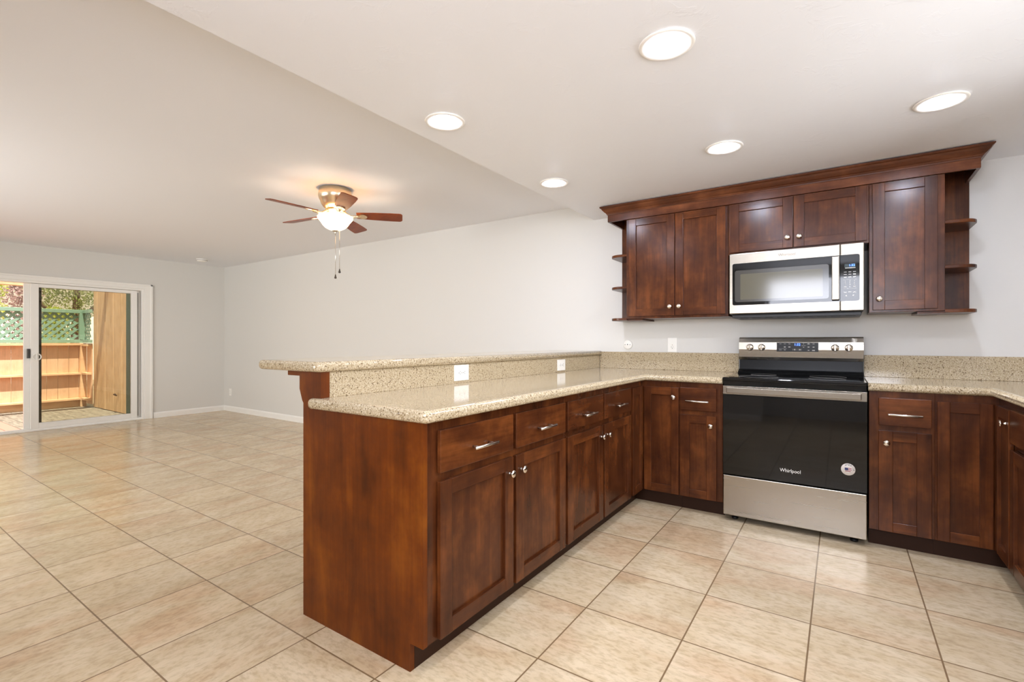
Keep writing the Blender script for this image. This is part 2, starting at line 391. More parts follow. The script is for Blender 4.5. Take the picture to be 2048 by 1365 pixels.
# sliding patio door, its moving panel pushed open in front of the fixed one
def patio_door():
    x = XE
    bm = B()
    # casing on the room side
    box(bm, x, x + 0.016, DY1, DY1 + 0.105, 0, 1.995, 0.004, 2); box(bm, x, x + 0.016, DY0 - 0.105, DY0, 0, 1.995, 0.004, 2)
    box(bm, x, x + 0.016, DY0, DY1, DZ, 1.995, 0.004, 2)
    box(bm, x, x + 0.024, DY1 + 0.075, DY1 + 0.105, 0, 2.0, 0.005, 2); box(bm, x, x + 0.024, DY0 - 0.105, DY1 + 0.105, 1.975, 2.0, 0.005, 2)
    struct('trim_1', bm, TRIM)
    bm = B()
    box(bm, x - 0.12, x + 0.008, DY1 - 0.03, DY1, 0.0, DZ, 0.003, 1); box(bm, x - 0.12, x + 0.008, DY0, DY0 + 0.03, 0.0, DZ, 0.003, 1)
    box(bm, x - 0.12, x + 0.008, DY0 + 0.03, DY1 - 0.03, DZ - 0.028, DZ, 0.003, 1)
    box(bm, x - 0.13, x + 0.01, DY0 + 0.03, DY1 - 0.03, 0.0, 0.02, 0.003, 1)
    for xx in (x - 0.085, x - 0.045, x - 0.005): box(bm, xx - 0.004, xx + 0.004, DY0 + 0.03, DY1 - 0.03, 0.02, 0.034)
    d = struct('door_1', bm, TRIM)
    def panel(nm, xc, y0, y1, z0, z1, st, tp, bt):
        bm = B(); h = 0.018
        box(bm, xc - h, xc + h, y0, y0 + st, z0, z1, 0.004, 2); box(bm, xc - h, xc + h, y1 - st, y1, z0, z1, 0.004, 2)
        box(bm, xc - h + 0.001, xc + h - 0.001, y0 + st, y1 - st, z0, z0 + bt, 0.003, 2); box(bm, xc - h + 0.001, xc + h - 0.001, y0 + st, y1 - st, z1 - tp, z1, 0.003, 2)
        p = obj(nm, bm, TRIM, d)
        bm = B(); box(bm, xc - 0.003, xc + 0.003, y0 + st - 0.004, y1 - st + 0.004, z0 + bt - 0.004, z1 - tp + 0.004); obj('pane', bm, GLASS, p)
        return p
    sl = panel('sliding_panel', x - 0.022, 1.655, 2.79, 0.034, 1.898, 0.078, 0.045, 0.07)
    fx = panel('fixed_panel', x - 0.064, 1.60, 2.84, 0.034, 1.898, 0.085, 0.045, 0.062)
    bm = B(); box(bm, x - 0.046, x - 0.008, 2.795, 2.805, 0.06, 1.87); obj('weather_strip', bm, plain('grey_strip', (150, 146, 140), 0.5), d)
    bm = B(); box(bm, x - 0.105, x - 0.086, 1.735, 1.775, 0.03, 1.89, 0.002, 1); obj('screen_frame', bm, plain('bronze_frame', (62, 46, 30), 0.45), d)
    bm = B(); box(bm, x - 0.006, x + 0.004, 1.628, 1.650, 0.94, 1.06, 0.003, 2); box(bm, x - 0.05, x - 0.006, 1.628, 1.650, 0.94, 1.06)
    obj('lock', bm, plain('dark_lock', (60, 58, 56), 0.4), fx)
    bm = B(); lathe(bm, [(0.034, -0.006), (0.045, -0.004), (0.047, 0.0), (0.045, 0.006), (0.036, 0.008), (0.034, 0.004), (0.034, -0.006)], (x + 0.005, 1.712, 0.955), 28, 'x', cap=False)
    box(bm, x - 0.004, x + 0.012, 1.704, 1.720, 0.90, 1.01, 0.004, 2)
    obj('handle', bm, WPL, sl)
patio_door()

# ------------------------------------------------------------------ cabinet fronts
def knob_at(T, x, y, z, parent):
    bm = B()
    lathe(bm, [(0.0075, 0.0), (0.0065, 0.004), (0.0048, 0.009), (0.0055, 0.014), (0.010, 0.0175), (0.0155, 0.0195), (0.0165, 0.0225), (0.0145, 0.026), (0.008, 0.0285), (0.0, 0.0293)],
          (x, y, z), 20, 'y', T=T, sy=1.0)
    return obj('knob', bm, CHROME, parent)
def pull_at(T, x, y, z, parent, L=0.148):
    bm = B(); r = 0.0062
    lathe(bm, [(0, -L / 2), (r * 0.8, -L / 2), (r, -L / 2 + 0.001), (r, L / 2 - 0.001), (r * 0.8, L / 2), (0, L / 2)], (x, y + 0.032, z), 14, 'x', T=T)
    for s in (-1, 1): lathe(bm, [(0.0048, 0), (0.0045, 0.03)], (x + s * 0.048, y, z), 10, 'y', T=T)
    return obj('bar_pull', bm, NICKEL, parent)
def shaker(T, x0, x1, z0, z1, parent, grain, th=0.02, name='door', st=0.062, rl=0.055, knob=None):
    """framed door: stiles and rails, a recessed panel as a sub-part; knob = (x, z)"""
    bm = B(); y0, y1 = 0.002, th
    box(bm, x0, x0 + st, y0, y1, z0, z1, 0.0018, 2, 0, T); box(bm, x1 - st, x1, y0, y1, z0, z1, 0.0018, 2, 0, T)
    box(bm, x0 + st, x1 - st, y0, y1 - 0.0006, z0, z0 + rl, 0.0012, 1, 1, T); box(bm, x0 + st, x1 - st, y0, y1 - 0.0006, z1 - rl, z1, 0.0012, 1, 1, T)
    d = obj(name, bm, [W_Z, GRN[grain]], parent)
    bm = B(); box(bm, x0 + st - 0.002, x1 - st + 0.002, y0 + 0.001, y1 - 0.013, z0 + rl - 0.002, z1 - rl + 0.002, 0, 1, 0, T)
    obj('door_panel', bm, W_Z, d)
    if knob: knob_at(T, knob[0], th, knob[1], d)
    return d
def slab_drawer(T, x0, x1, z0, z1, parent, grain, pull=True, name='drawer'):
    bm = B(); box(bm, x0, x1, 0.002, 0.02, z0, z1, 0.003, 2, 0, T)
    d = obj(name, bm, GRN[grain], parent)
    if pull: pull_at(T, (x0 + x1) / 2, 0.02, (z0 + z1) / 2 - 0.012, d)
    return d
def carcass(T, x0, x1, depth, parent, toe=True, z0=0.1, z1=0.879):
    bm = B(); box(bm, x0, x1, -depth, 0, z0, z1, 0.0012, 1, 0, T); obj('body', bm, W_Z, parent)
    if toe:
        bm = B(); box(bm, x0, x1, -depth, -0.062, 0, z0 - 0.0005, 0, 1, 0, T); obj('toe_kick', bm, W_TOE, parent)
ZD0, ZD1, ZR0, ZR1 = 0.105, 0.662, 0.692, 0.845
def base_unit(T, x0, x1, fronts, label, grain, loc, depth=0.58, group='base cabinets under the countertops', false_front=False):
    t = thing('base_cabinet', label, 'cabinet', loc, group)
    carcass(T, x0, x1, depth, t)
    for (a, b_, side) in fronts:
        slab_drawer(T, a, b_, ZR0, ZR1, t, grain, pull=not false_front, name='false_front' if false_front else 'drawer')
        kx = b_ - 0.034 if side == 'hi' else a + 0.034
        shaker(T, a, b_, ZD0, ZD1, t, grain, knob=(kx, 0.598))
    return t
PEN0 = base_unit(T_PEN, 1.222, 2.219, [(1.268, 1.728, 'hi'), (1.750, 2.205, 'lo')], 'double drawer base cabinet at the open end of the peninsula, nearest the end panel', 'y', (-1.48, 1.72, 0))
base_unit(T_PEN, 2.220, 3.159, [(2.232, 2.680, 'hi'), (2.702, 3.140, 'lo')], 'double drawer base cabinet of the peninsula next to the inner corner', 'y', (-1.48, 2.69, 0))
base_unit(T_BACK, -0.914, -0.640, [(-0.910, -0.676, 'hi')], 'narrow one drawer base cabinet directly left of the range', 'x', (-0.78, 3.7, 0))
base_unit(T_BACK, 0.131, 0.4145, [(0.174, 0.400, 'lo')], 'narrow one drawer base cabinet directly right of the range', 'x', (0.27, 3.7, 0))
base_unit(T_WING, 2.20, 3.129, [(2.215, 2.655, 'hi'), (2.680, 3.118, 'lo')], 'sink base cabinet with plain false fronts on the right hand run', 'y', (0.95, 2.66, 0), false_front=True)
base_unit(T_WING, 1.20, 2.199, [(1.215, 1.69, 'hi'), (1.712, 2.185, 'lo')], 'base cabinet at the free end of the sink run, beside the sink base', 'y', (0.95, 1.7, 0))
# corner units: an L-shaped body and a folding pair of leaves that meet in the corner
def corner(label, loc, poly, toe_poly, leaves):
    t = thing('corner_cabinet', label, 'cabinet', loc, 'corner base cabinets')
    bm = B(); prism(bm, poly, 0.1, 0.879); obj('body', bm, W_Z, t)
    bm = B(); prism(bm, toe_poly, 0, 0.0995); obj('toe_kick', bm, W_TOE, t)
    for (T, a, b_, g, kn) in leaves: shaker(T, a, b_, ZD0, 0.840, t, g, name='door_leaf', st=0.05, knob=kn)
corner('corner cabinet with a folding door between peninsula and narrow drawer cabinet', (-1.4, 3.7, 0),
       [(-1.765, 3.160), (-1.185, 3.160), (-1.185, 3.40), (-0.915, 3.40), (-0.915, 3.98), (-1.765, 3.98)],
       [(-1.765, 3.160), (-1.247, 3.160), (-1.247, 3.462), (-0.915, 3.462), (-0.915, 3.98), (-1.765, 3.98)],
       [(T_PEN, 3.182, 3.378, 'y', None), (T_BACK, -1.160, -0.920, 'x', (-0.952, 0.773))])
corner('corner cabinet with a folding door between narrow drawer cabinet and sink base', (0.9, 3.7, 0),
       [(0.415, 3.40), (0.66, 3.40), (0.66, 3.13), (1.25, 3.13), (1.25, 3.98), (0.415, 3.98)],
       [(0.415, 3.462), (0.722, 3.462), (0.722, 3.13), (1.25, 3.13), (1.25, 3.98), (0.415, 3.98)],
       [(T_BACK, 0.422, 0.636, 'x', None), (T_WING, 3.137, 3.378, 'y', (3.172, 0.773))])

# end panel of the peninsula with its toe notch, rising beside the raised bar
bm = B()
poly = [(-1.886, 0), (-1.247, 0), (-1.247, 0.1), (-1.184, 0.1), (-1.184, 0.879), (-1.762, 0.879), (-1.762, 1.031), (-1.886, 1.031)]
TE = Matrix(((1, 0, 0, 0), (0, 0, -1, 1.2205), (0, 1, 0, 0), (0, 0, 0, 1)))
prism(bm, poly, 0, 0.02, TE); box(bm, -1.7845, -1.762, 1.2206, 1.2410, 0.925, 1.031)
tag(obj('end_panel', bm, W_END, PEN0), 'plain orange brown side panel')
bm = B(); box(bm, -1.8855, -1.786, 1.221, 3.999, 0, 1.031); struct('wall_peninsula', bm, WALL)
# corbel under the bar overhang
def corbel(y, label):
    bm = B(); pr = [(-1.8865, 0.862), (-1.8865, 1.030), (-2.045, 1.030), (-2.045, 1.008), (-1.955, 1.008), (-1.955, 0.952), (-1.935, 0.902), (-1.905, 0.866)]
    T = Matrix(((1, 0, 0, 0), (0, 0, -1, y), (0, 1, 0, 0), (0, 0, 0, 1))); prism(bm, pr, -0.02, 0.02, T, bev=0.002, seg=1)
    tag(obj('corbel', bm, W_END), label, 'bracket')
corbel(1.245, 'small wooden bracket under the bar overhang behind the end panel')

# ------------------------------------------------------------------ countertops
C0, C1 = 0.880, 0.924
def exposed(poly, test):
    out = []
    for i in range(len(poly)):
        m_ = ((poly[i][0] + poly[(i + 1) % len(poly)][0]) / 2, (poly[i][1] + poly[(i + 1) % len(poly)][1]) / 2)
        if test(*m_): out.append(i)
    return out
ct = thing('countertop', 'L shaped speckled beige quartz worktop of the peninsula and back left run', 'countertop', (-1.46, 2.6, 0.88), 'speckled quartz worktops')
poly = [(-1.785, 1.199), (-1.805, 1.199)] + arc(-1.800, 1.188, 0.018, 180, 270, 4) + arc(-1.165, 1.195, 0.025, 270, 360, 6) + [(-1.140, 3.365), (-0.637, 3.365), (-0.637, 3.998), (-1.785, 3.998)]
bm = B(); prism(bm, poly, C0, C1, None, exposed(poly, lambda x, y: (y < 1.22 or x > -1.145 and y < 3.36 or abs(y - 3.365) < 0.002) and not (x < -1.78 and abs(y-1.199) < 1e-4)), 0.0175, 5)
obj('worktop', bm, QZ, ct)
mbox('backsplash', QZ, ct, -1.785, -1.765, 1.2415, 3.979, C1, 1.031, bev=0.001, seg=1)
mbox('backsplash', QZ, ct, -1.764, -0.637, 3.979, 3.999, C1, 1.067, bev=0.002, seg=2)
ct2 = thing('countertop', 'L shaped speckled beige quartz worktop right of the range and over the sink run', 'countertop', (0.9, 2.6, 0.88), 'speckled quartz worktops')
poly = [(0.127, 3.365), (0.622, 3.365), (0.622, 1.17), (1.268, 1.17), (1.268, 3.998), (0.127, 3.998)]
bm = B(); prism(bm, poly, C0, C1, None, [0, 1, 2], 0.0175, 5); obj('worktop', bm, QZ, ct2)
mbox('backsplash', QZ, ct2, 0.127, 1.248, 3.979, 3.999, C1, 1.067, bev=0.002, seg=2)
mbox('backsplash', QZ, ct2, 1.249, 1.269, 1.17, 3.999, C1, 1.067, bev=0.002, seg=2)
# raised bar
poly = arc(-1.775, 1.205, 0.03, 270, 360, 6) + [(-1.745, 3.978), (-1.790, 3.978), (-1.790, 3.999), (-2.215, 3.999)] + arc(-2.185, 1.205, 0.03, 180, 270, 6)
bm = B(); prism(bm, poly, 1.0315, 1.0745, None, exposed(poly, lambda x, y: y < 3.97), 0.0175, 5)
tag(obj('bar_top', bm, QZ), 'long narrow raised quartz bar ledge on top of the peninsula half wall', 'bar top')

# ------------------------------------------------------------------ wall cabinets
UF = T_UP
def wall_unit(x0, x1, z0, doors, label, loc):
    t = thing('wall_cabinet', label, 'cabinet', loc, 'wall cabinets above the range run')
    bm = B(); box(bm, x0, x1, -0.3185, 0, z0, 2.118, 0.0012, 1, 0, UF); obj('body', bm, W_Z, t)
    for (a, b_, side, zz) in doors:
        kx = b_ - 0.031 if side == 'hi' else a + 0.031
        shaker(UF, a, b_, zz, 2.113, t, 'x', knob=(kx, zz + 0.066), st=0.058)
wall_unit(-1.404, -0.6555, 1.334, [(-1.380, -1.026, 'hi', 1.352), (-1.021, -0.672, 'lo', 1.352)], 'wall cabinet with two tall doors at the end of the row nearest the bar', (-1.03, 3.84, 1.334))
wall_unit(-0.6545, 0.1415, 1.762, [(-0.644, -0.261, 'hi', 1.776), (-0.256, 0.132, 'lo', 1.776)], 'low two door wall cabinet directly above the microwave', (-0.26, 3.84, 1.76))
wall_unit(0.1425, 0.492, 1.334, [(0.160, 0.459, 'lo', 1.348)], 'single door wall cabinet right of the microwave', (0.32, 3.84, 1.334))
def shelf_unit(s, xa, xb, label):
    """open quarter shelves; xa = side against the cabinet, xb = free end; s = -1 left, +1 right"""
    t = thing('end_shelf_unit', label, 'shelf', ((xa + xb) / 2, 3.84, 1.325), 'open end shelves of the wall cabinets')
    bm = B(); box(bm, min(xa, xb + s * 0.004), max(xa, xb + s * 0.004), 3.986, 3.999, 1.346, 2.236, 0.001, 1); obj('back_panel', bm, W_Z, t)
    for z, ins in ((1.831, 0), (1.575, 0), (1.323, 0.12)):
        r = 0.085; y0 = 3.683; y1 = 3.985 if ins == 0 else 3.998; xe = xb
        if s > 0: poly = [(xa, y1), (xa, y0)] + arc(xe - r, y0 + r, r, 270, 360, 8) + [(xe, y1)]
        else: poly = [(xa, y0), (xa, y1), (xe, y1)] + arc(xe + r, y0 + r, r, 180, 270, 8)
        bm = B(); prism(bm, poly, z, z + 0.02, bev=0.003, seg=2, bev_edges=None if ins == 0 else None)
        if ins:
            box(bm, min(xa, xa - s * ins), max(xa, xa - s * ins), y0 + 0.02, y1, z - 0.002, z + 0.0095)
        obj('shelf', bm, W_X, t)
shelf_unit(-1, -1.4045, -1.557, 'three rounded open shelves on the end of the wall cabinets nearest the bar')
shelf_unit(1, 0.4925, 0.640, 'three rounded open shelves on the wall cabinet end farthest from the bar')
# frieze board with returns + crown moulding
cr = thing('crown_moulding', 'stained wooden crown and frieze running along the top of the wall cabinets', 'moulding', (-0.46, 3.8, 2.118))
bm = B()
box(bm, -1.557, 0.640, 3.664, 3.68, 2.1185, 2.185, 0.0012, 1); box(bm, -1.557, -1.541, 3.68, 3.985, 2.1185, 2.185); box(bm, 0.624, 0.640, 3.68, 3.985, 2.1185, 2.185)
obj('frieze', bm, W_CR, cr)
def crown():
    # profile: (out, z)
    pr = [(0.0, 2.174), (0.004, 2.174), (0.006, 2.181), (0.010, 2.184), (0.012, 2.189), (0.021, 2.196), (0.033, 2.210), (0.040, 2.222), (0.046, 2.225), (0.050, 2.230), (0.050, 2.2365), (0.0, 2.2365)]
    bm = B(); rings = []
    for (x, y, nx, ny) in ((-1.557, 3.999, -1, 0), (-1.557, 3.664, -1, -1), (0.640, 3.664, 1, -1), (0.640, 3.999, 1, 0)):
        rings.append([bm.verts.new((x + nx * o, y + ny * o, z)) for o, z in pr])
    k = len(pr)
    for a, b_ in zip(rings[:-1], rings[1:]):
        for i in range(k - 1): bm.faces.new((a[i], a[i + 1], b_[i + 1], b_[i]))
    # lid and inner faces keep it a solid moulding
    for a, b_ in zip(rings[:-1], rings[1:]): bm.faces.new((a[k - 1], a[0], b_[0], b_[k - 1]))
    bm.faces.new(rings[0]); bm.faces.new(rings[-1]); bmesh.ops.recalc_face_normals(bm, faces=bm.faces)
    obj('crown', bm, W_CR, cr)
crown()

# ------------------------------------------------------------------ range
def kitchen_range():
    t = thing('kitchen_range', 'freestanding stainless steel electric range with black glass oven door', 'range', (-0.255, 3.68, 0))
    X0, X1 = -0.633, 0.123
    mbox('body', BLKM, t, X0 + 0.004, X1 - 0.004, 3.398, 3.955, 0.045, 0.903, bev=0.003)
    for x in (X0 + 0.06, X1 - 0.06):
        for y in (3.44, 3.88):
            bm = B(); lathe(bm, [(0.02, 0), (0.02, 0.012), (0.012, 0.014), (0.012, 0.046)], (x, y, 0), 14); obj('foot', bm, BLKP, t)
    dr = mbox('storage_drawer', STEEL, t, X0 + 0.002, X1 - 0.002, 3.363, 3.397, 0.040, 0.296, bev=0.004, seg=3)
    # door: black glass in a thin black frame, steel rail at the top
    bm = B(); box(bm, X0, X1, 3.366, 3.397, 0.302, 0.874, 0.002, 1); door = obj('oven_door', bm, BLKM, t)
    mbox('door_glass', BLK, door, X0 + 0.001, X1 - 0.001, 3.361, 3.3655, 0.304, 0.816, bev=0.0012)
    mbox('door_rail', STEEL, door, X0 + 0.001, X1 - 0.001, 3.359, 3.3655, 0.818, 0.872, bev=0.0015)
    bm = B(); box(bm, X0 + 0.028, X1 - 0.028, 3.318, 3.330, 0.829, 0.866, 0.004, 3)
    for x in (X0 + 0.029, X1 - 0.047): box(bm, x, x + 0.018, 3.330, 3.3585, 0.831, 0.864, 0.002, 1)
    obj('handle', bm, STEEL, door)
    text('logo', 'Whirlpool', 0.030, facing(None, -0.253, 3.3607, 0.374), WMARK, door, ext=0.0002, sx=0.88)
    # round sticker: ring of lettering above a small stars and stripes map shape
    bm = B(); lathe(bm, [(0.0, 0.0006), (0.0335, 0.0006), (0.034, 0.0)], (0.034, 3.3603, 0.427), 36, 'y', T=None)
    st = obj('sticker', bm, plain('sticker_silver', (214, 206, 196), 0.45), door)
    for v in st.data.vertices: v.co.y = -v.co.y
    bm = B()
    def pane(x0, x1, z0, z1, mi): box(bm, x0, x1, 3.3590, 3.3596, z0, z1, 0, 1, mi)
    pane(0.018, 0.034, 0.421, 0.436, 1)
    for i, (a, b_) in enumerate(((0.034, 0.050), (0.034, 0.052), (0.034, 0.051), (0.018, 0.050), (0.020, 0.046), (0.026, 0.040))):
        pane(a, b_, 0.4325 - i * 0.0044, 0.4360 - i * 0.0044, 0 if i % 2 == 0 else 2)
    obj('sticker_flag', bm, [plain('sticker_red', (150, 52, 56), 0.5), plain('sticker_blue', (38, 46, 92), 0.5), plain('sticker_white', (225, 222, 218), 0.5)], door)
    bmt = B(); 
    for i, ch in enumerate('AMERICA'):
        a = R(118 - i * 19.5); rr = 0.0262
        cu = bpy.data.curves.new('g', 'FONT'); cu.body = ch; cu.size = 0.0135; cu.align_x = 'CENTER'; cu.align_y = 'CENTER'; cu.resolution_u = 2; cu.extrude = 0.0001
        tt = bpy.data.objects.new('g', cu); COL.objects.link(tt); m2 = bpy.data.meshes.new_from_object(tt.evaluated_get(bpy.context.evaluated_depsgraph_get()))
        bpy.data.objects.remove(tt); rot = a - math.pi / 2; nv = len(bmt.verts); bmt.from_mesh(m2); bmt.verts.ensure_lookup_table()
        for v in bmt.verts[nv:]:
            x, y = v.co.x, v.co.y; xr = x * math.cos(rot) - y * math.sin(rot) + rr * math.cos(a); yr = x * math.sin(rot) + y * math.cos(rot) + rr * math.sin(a)
            v.co = Vector((0.034 + xr, 3.3588, 0.427 + yr))
    obj('sticker_lettering', bmt, plain('sticker_ink', (46, 48, 70), 0.5), door)
    # cooktop
    bm = B(); box(bm, X0 - 0.001, X1 + 0.001, 3.360, 3.930, 0.903, 0.9262, 0.006, 3); box(bm, X0 + 0.004, X1 - 0.004, 3.372, 3.400, 0.876, 0.903)
    ck = obj('cooktop', bm, BLK, t)
    mbox('glass_surface', BLK, ck, X0 + 0.03, X1 - 0.03, 3.40, 3.84, 0.9262, 0.9282, bev=0.0008, seg=1)
    for (x, y, r_) in ((-0.44, 3.50, 0.11), (-0.07, 3.50, 0.095), (-0.44, 3.72, 0.078), (-0.07, 3.72, 0.10)):
        bm = B(); lathe(bm, [(r_ - 0.0012, 0), (r_ - 0.0012, 0.0003), (r_, 0.0003), (r_, 0)], (x, y, 0.9283), 40, cap=False); obj('burner_ring', bm, MARK, ck)
    # backguard
    bm = B(); box(bm, X0 + 0.014, X1 - 0.003, 3.905, 3.955, 0.926, 1.026, 0.003, 2)
    TB = Matrix(((0, 0, 1, 0), (1, 0, 0, 0), (0, 1, 0, 0), (0, 0, 0, 1)))
    prism(bm, [(3.838, 0.9265), (3.905, 0.9265), (3.905, 0.956), (3.880, 0.951), (3.850, 0.940)], X0 + 0.012, X1 - 0.002, TB)
    bg_ = obj('backguard', bm, BLKM, t)
    bm = B(); pr = [(3.905, 1.024), (3.893, 1.024), (3.884, 1.045), (3.880, 1.10), (3.884, 1.15), (3.894, 1.178), (3.912, 1.187), (3.962, 1.187), (3.962, 1.024)]
    prism(bm, pr, X0 + 0.013, X1 - 0.001, TB, bev=0.0)
    cp = obj('control_panel', bm, STEEL, t)
    mbox('display', BLKD, cp, -0.375, -0.126, 3.8755, 3.8825, 1.086, 1.149, bev=0.0008, seg=1)
    def mark(x0, x1, z0, z1, m_=MARK, nm='marking'):
        mbox(nm, m_, cp, x0, x1, 3.8748, 3.8756, z0, z1)
    text('clock_digits', '1:32', 0.0225, facing(None, -0.250, 3.8752, 1.1345), BLUE, cp, ext=0.0002)
    bmq = B()
    for (cx_, cz_, w_, h_) in ((-0.352, 1.140, .012, .002), (-0.325, 1.140, .012, .002), (-0.297, 1.140, .012, .002), (-0.325, 1.118, .011, .006), (-0.297, 1.118, .012, .006),
                               (-0.352, 1.098, .016, .002), (-0.325, 1.098, .010, .003), (-0.338, 1.106, .05, .0012), (-0.212, 1.140, .005, .004), (-0.212, 1.128, .024, .0016), (-0.212, 1.117, .007, .004),
                               (-0.183, 1.140, .013, .005), (-0.154, 1.140, .012, .003), (-0.183, 1.118, .011, .006), (-0.154, 1.118, .011, .006), (-0.183, 1.096, .010, .005), (-0.154, 1.096, .016, .006),
                               (-0.277, 1.100, .0012, .012), (-0.266, 1.1002, .008, .009), (-0.257, 1.100, .0012, .012), (-0.245, 1.100, .0012, .012), (-0.234, 1.1002, .008, .009), (-0.2245, 1.100, .0012, .012)):
        box(bmq, cx_ - w_ / 2, cx_ + w_ / 2, 3.8748, 3.8756, cz_ - h_ / 2, cz_ + h_ / 2)
    obj('printed_lettering', bmq, MARK, cp)
    for x in (-0.546, -0.470, -0.032, 0.043):
        bm = B()
        def prof(c): return c
        TK = Matrix.Translation((x, 3.8825, 1.114))
        lathe(bm, [(0.0235, 0.0), (0.0235, -0.006), (0.021, -0.008), (0.0205, -0.020), (0.0185, -0.022), (0, -0.022)], (0, 0, 0), 28, 'y', T=TK)
        box(bm, -0.0055, 0.0055, -0.034, -0.020, -0.020, 0.020, 0.002, 2, 0, TK)
        kb = obj('control_knob', bm, CHROME, cp)
        bm = B(); lathe(bm, [(0.0275, -0.0015), (0.0290, -0.0015), (0.0290, 0.0), (0.0275, 0.0), (0.0275, -0.0015)], (x, 3.8825, 1.114), 28, 'y', cap=False)
        box(bm, x - 0.008, x + 0.008, 3.8800, 3.8815, 1.077, 1.0795); obj('dial_marking', bm, plain('dial_grey', (150, 142, 134), 0.5), kb)
kitchen_range()

# ------------------------------------------------------------------ microwave
def microwave():
    t = thing('microwave', 'stainless steel over the range microwave fixed below the low wall cabinet', 'microwave', (-0.26, 3.79, 1.32))
    X0, X1, Z0, Z1 = -0.636, 0.116, 1.345, 1.757
    mbox('body', BLKP, t, X0 + 0.003, X1 - 0.003, 3.635, 3.985, Z0 - 0.004, Z1 - 0.001, bev=0.002)
    bm = B(); box(bm, X0 + 0.012, X1 - 0.012, 3.640, 3.975, 1.318, Z0 - 0.0045, 0.003, 2)
    for i in range(9): box(bm, X0 + 0.06 + i * 0.075, X0 + 0.11 + i * 0.075, 3.652, 3.668, 1.3155, 1.3185)
    obj('vent_grille', bm, BLKP, t)
    door = mbox('door', STEEL, t, X0, -0.0045, 3.600, 3.634, Z0, Z1, bev=0.005, seg=3)
    pan = mbox('control_surround', STEEL, t, -0.0025, X1, 3.600, 3.634, Z0, Z1, bev=0.005, seg=3)
    # black glass of the door, rounded at its left corners
    TW = Matrix(((1, 0, 0, 0), (0, 0, 1, 0), (0, 1, 0, 0), (0, 0, 0, 1)))
    bm = B(); r = 0.012; a, b_, c, d = -0.616, -0.0045, 1.404, 1.688
    prism(bm, arc(a + r, c + r, r, 180, 270, 5) + [(b_, c), (b_, d)] + arc(a + r, d - r, r, 90, 180, 5), 3.5975, 3.6005, TW)
    dg_ = obj('door_glass', bm, BLK, door)
    bm = B(); r = 0.014
    a, b_, c, d = -0.601, -0.062, 1.425, 1.640
    prism(bm, arc(a + r, c + r, r, 180, 270, 5) + arc(b_ - r, c + r, r, 270, 360, 5) + arc(b_ - r, d - r, r, 0, 90, 5) + arc(a + r, d - r, r, 90, 180, 5), 3.5968, 3.5976, TW)
    obj('window_surround', bm, GREYF, door)
    bm = B(); a, b_, c, d = -0.566, -0.094, 1.440, 1.614; r = 0.006
    prism(bm, arc(a + r, c + r, r, 180, 270, 3) + arc(b_ - r, c + r, r, 270, 360, 3) + arc(b_ - r, d - r, r, 0, 90, 3) + arc(a + r, d - r, r, 90, 180, 3), 3.5962, 3.5969, TW)
    obj('window_screen', bm, GREYW, door)
    bm = B(); box(bm, -0.047, -0.0075, 3.553, 3.566, 1.411, 1.678, 0.0045, 3)
    for z in (1.425, 1.645): box(bm, -0.038, -0.017, 3.566, 3.598, z, z + 0.02, 0.002, 1)
    obj('handle', bm, STEEL, door)
    text('logo', 'Whirlpool', 0.028, facing(None, -0.290, 3.5995, 1.722), plain('logo_grey', (112, 106, 100), 0.4, 0.3), door, ext=0.0004, sx=0.85)
    bm = B(); a, b_, c, d = -0.0025, 0.094, 1.404, 1.688; r = 0.012
    prism(bm, [(a, c)] + arc(b_ - r, c + r, r, 270, 360, 5) + arc(b_ - r, d - r, r, 0, 90, 5) + [(a, d)], 3.5975, 3.6005, TW)
    g = obj('control_glass', bm, BLK, pan)
    mbox('display', TEAL, pan, 0.018, 0.073, 3.5968, 3.5976, 1.612, 1.632)
    text('clock_digits', '1:32', 0.0185, facing(None, 0.055, 3.5966, 1.621), BLUE, pan, ext=0.0002)
    bm = B()
    def mk(x, z, w_, h_): box(bm, x - w_ / 2, x + w_ / 2, 3.5969, 3.5976, z - h_ / 2, z + h_ / 2)
    mk(0.047, 1.606, 0.052, 0.003)
    for i, z in enumerate((1.582, 1.567, 1.551)):
        for x in (0.022, 0.045, 0.068): mk(x, z, 0.014, 0.0022 + 0.002 * (i == 2) + 0.003 * (i == 1 and x > 0.06))
    mk(0.045, 1.536, 0.066, 0.0006); mk(0.045, 1.482, 0.066, 0.0006)
    mk(0.022, 1.492, 0.012, 0.003); mk(0.068, 1.492, 0.012, 0.003)
    for x in (0.022, 0.068):
        mk(x - 0.006, 1.458, 0.0012, 0.009); mk(x + 0.006, 1.458, 0.0012, 0.009); mk(x, 1.458, 0.005, 0.006)
    mk(0.045, 1.460, 0.016, 0.002); mk(0.027, 1.437, 0.007, 0.006); mk(0.062, 1.439, 0.006, 0.006)
    obj('printed_lettering', bm, WMARK, pan)
    bm0 = None
    k = 1
    for r_ in range(3):
        for x in (0.022, 0.045, 0.068):
            text('keypad_digit', str(k), 0.011, facing(None, x, 3.5972, 1.526 - r_ * 0.0115), WMARK, pan, ext=0.0002); k += 1
    text('keypad_digit', '0', 0.011, facing(None, 0.045, 3.5972, 1.4915), WMARK, pan, ext=0.0002)
microwave()

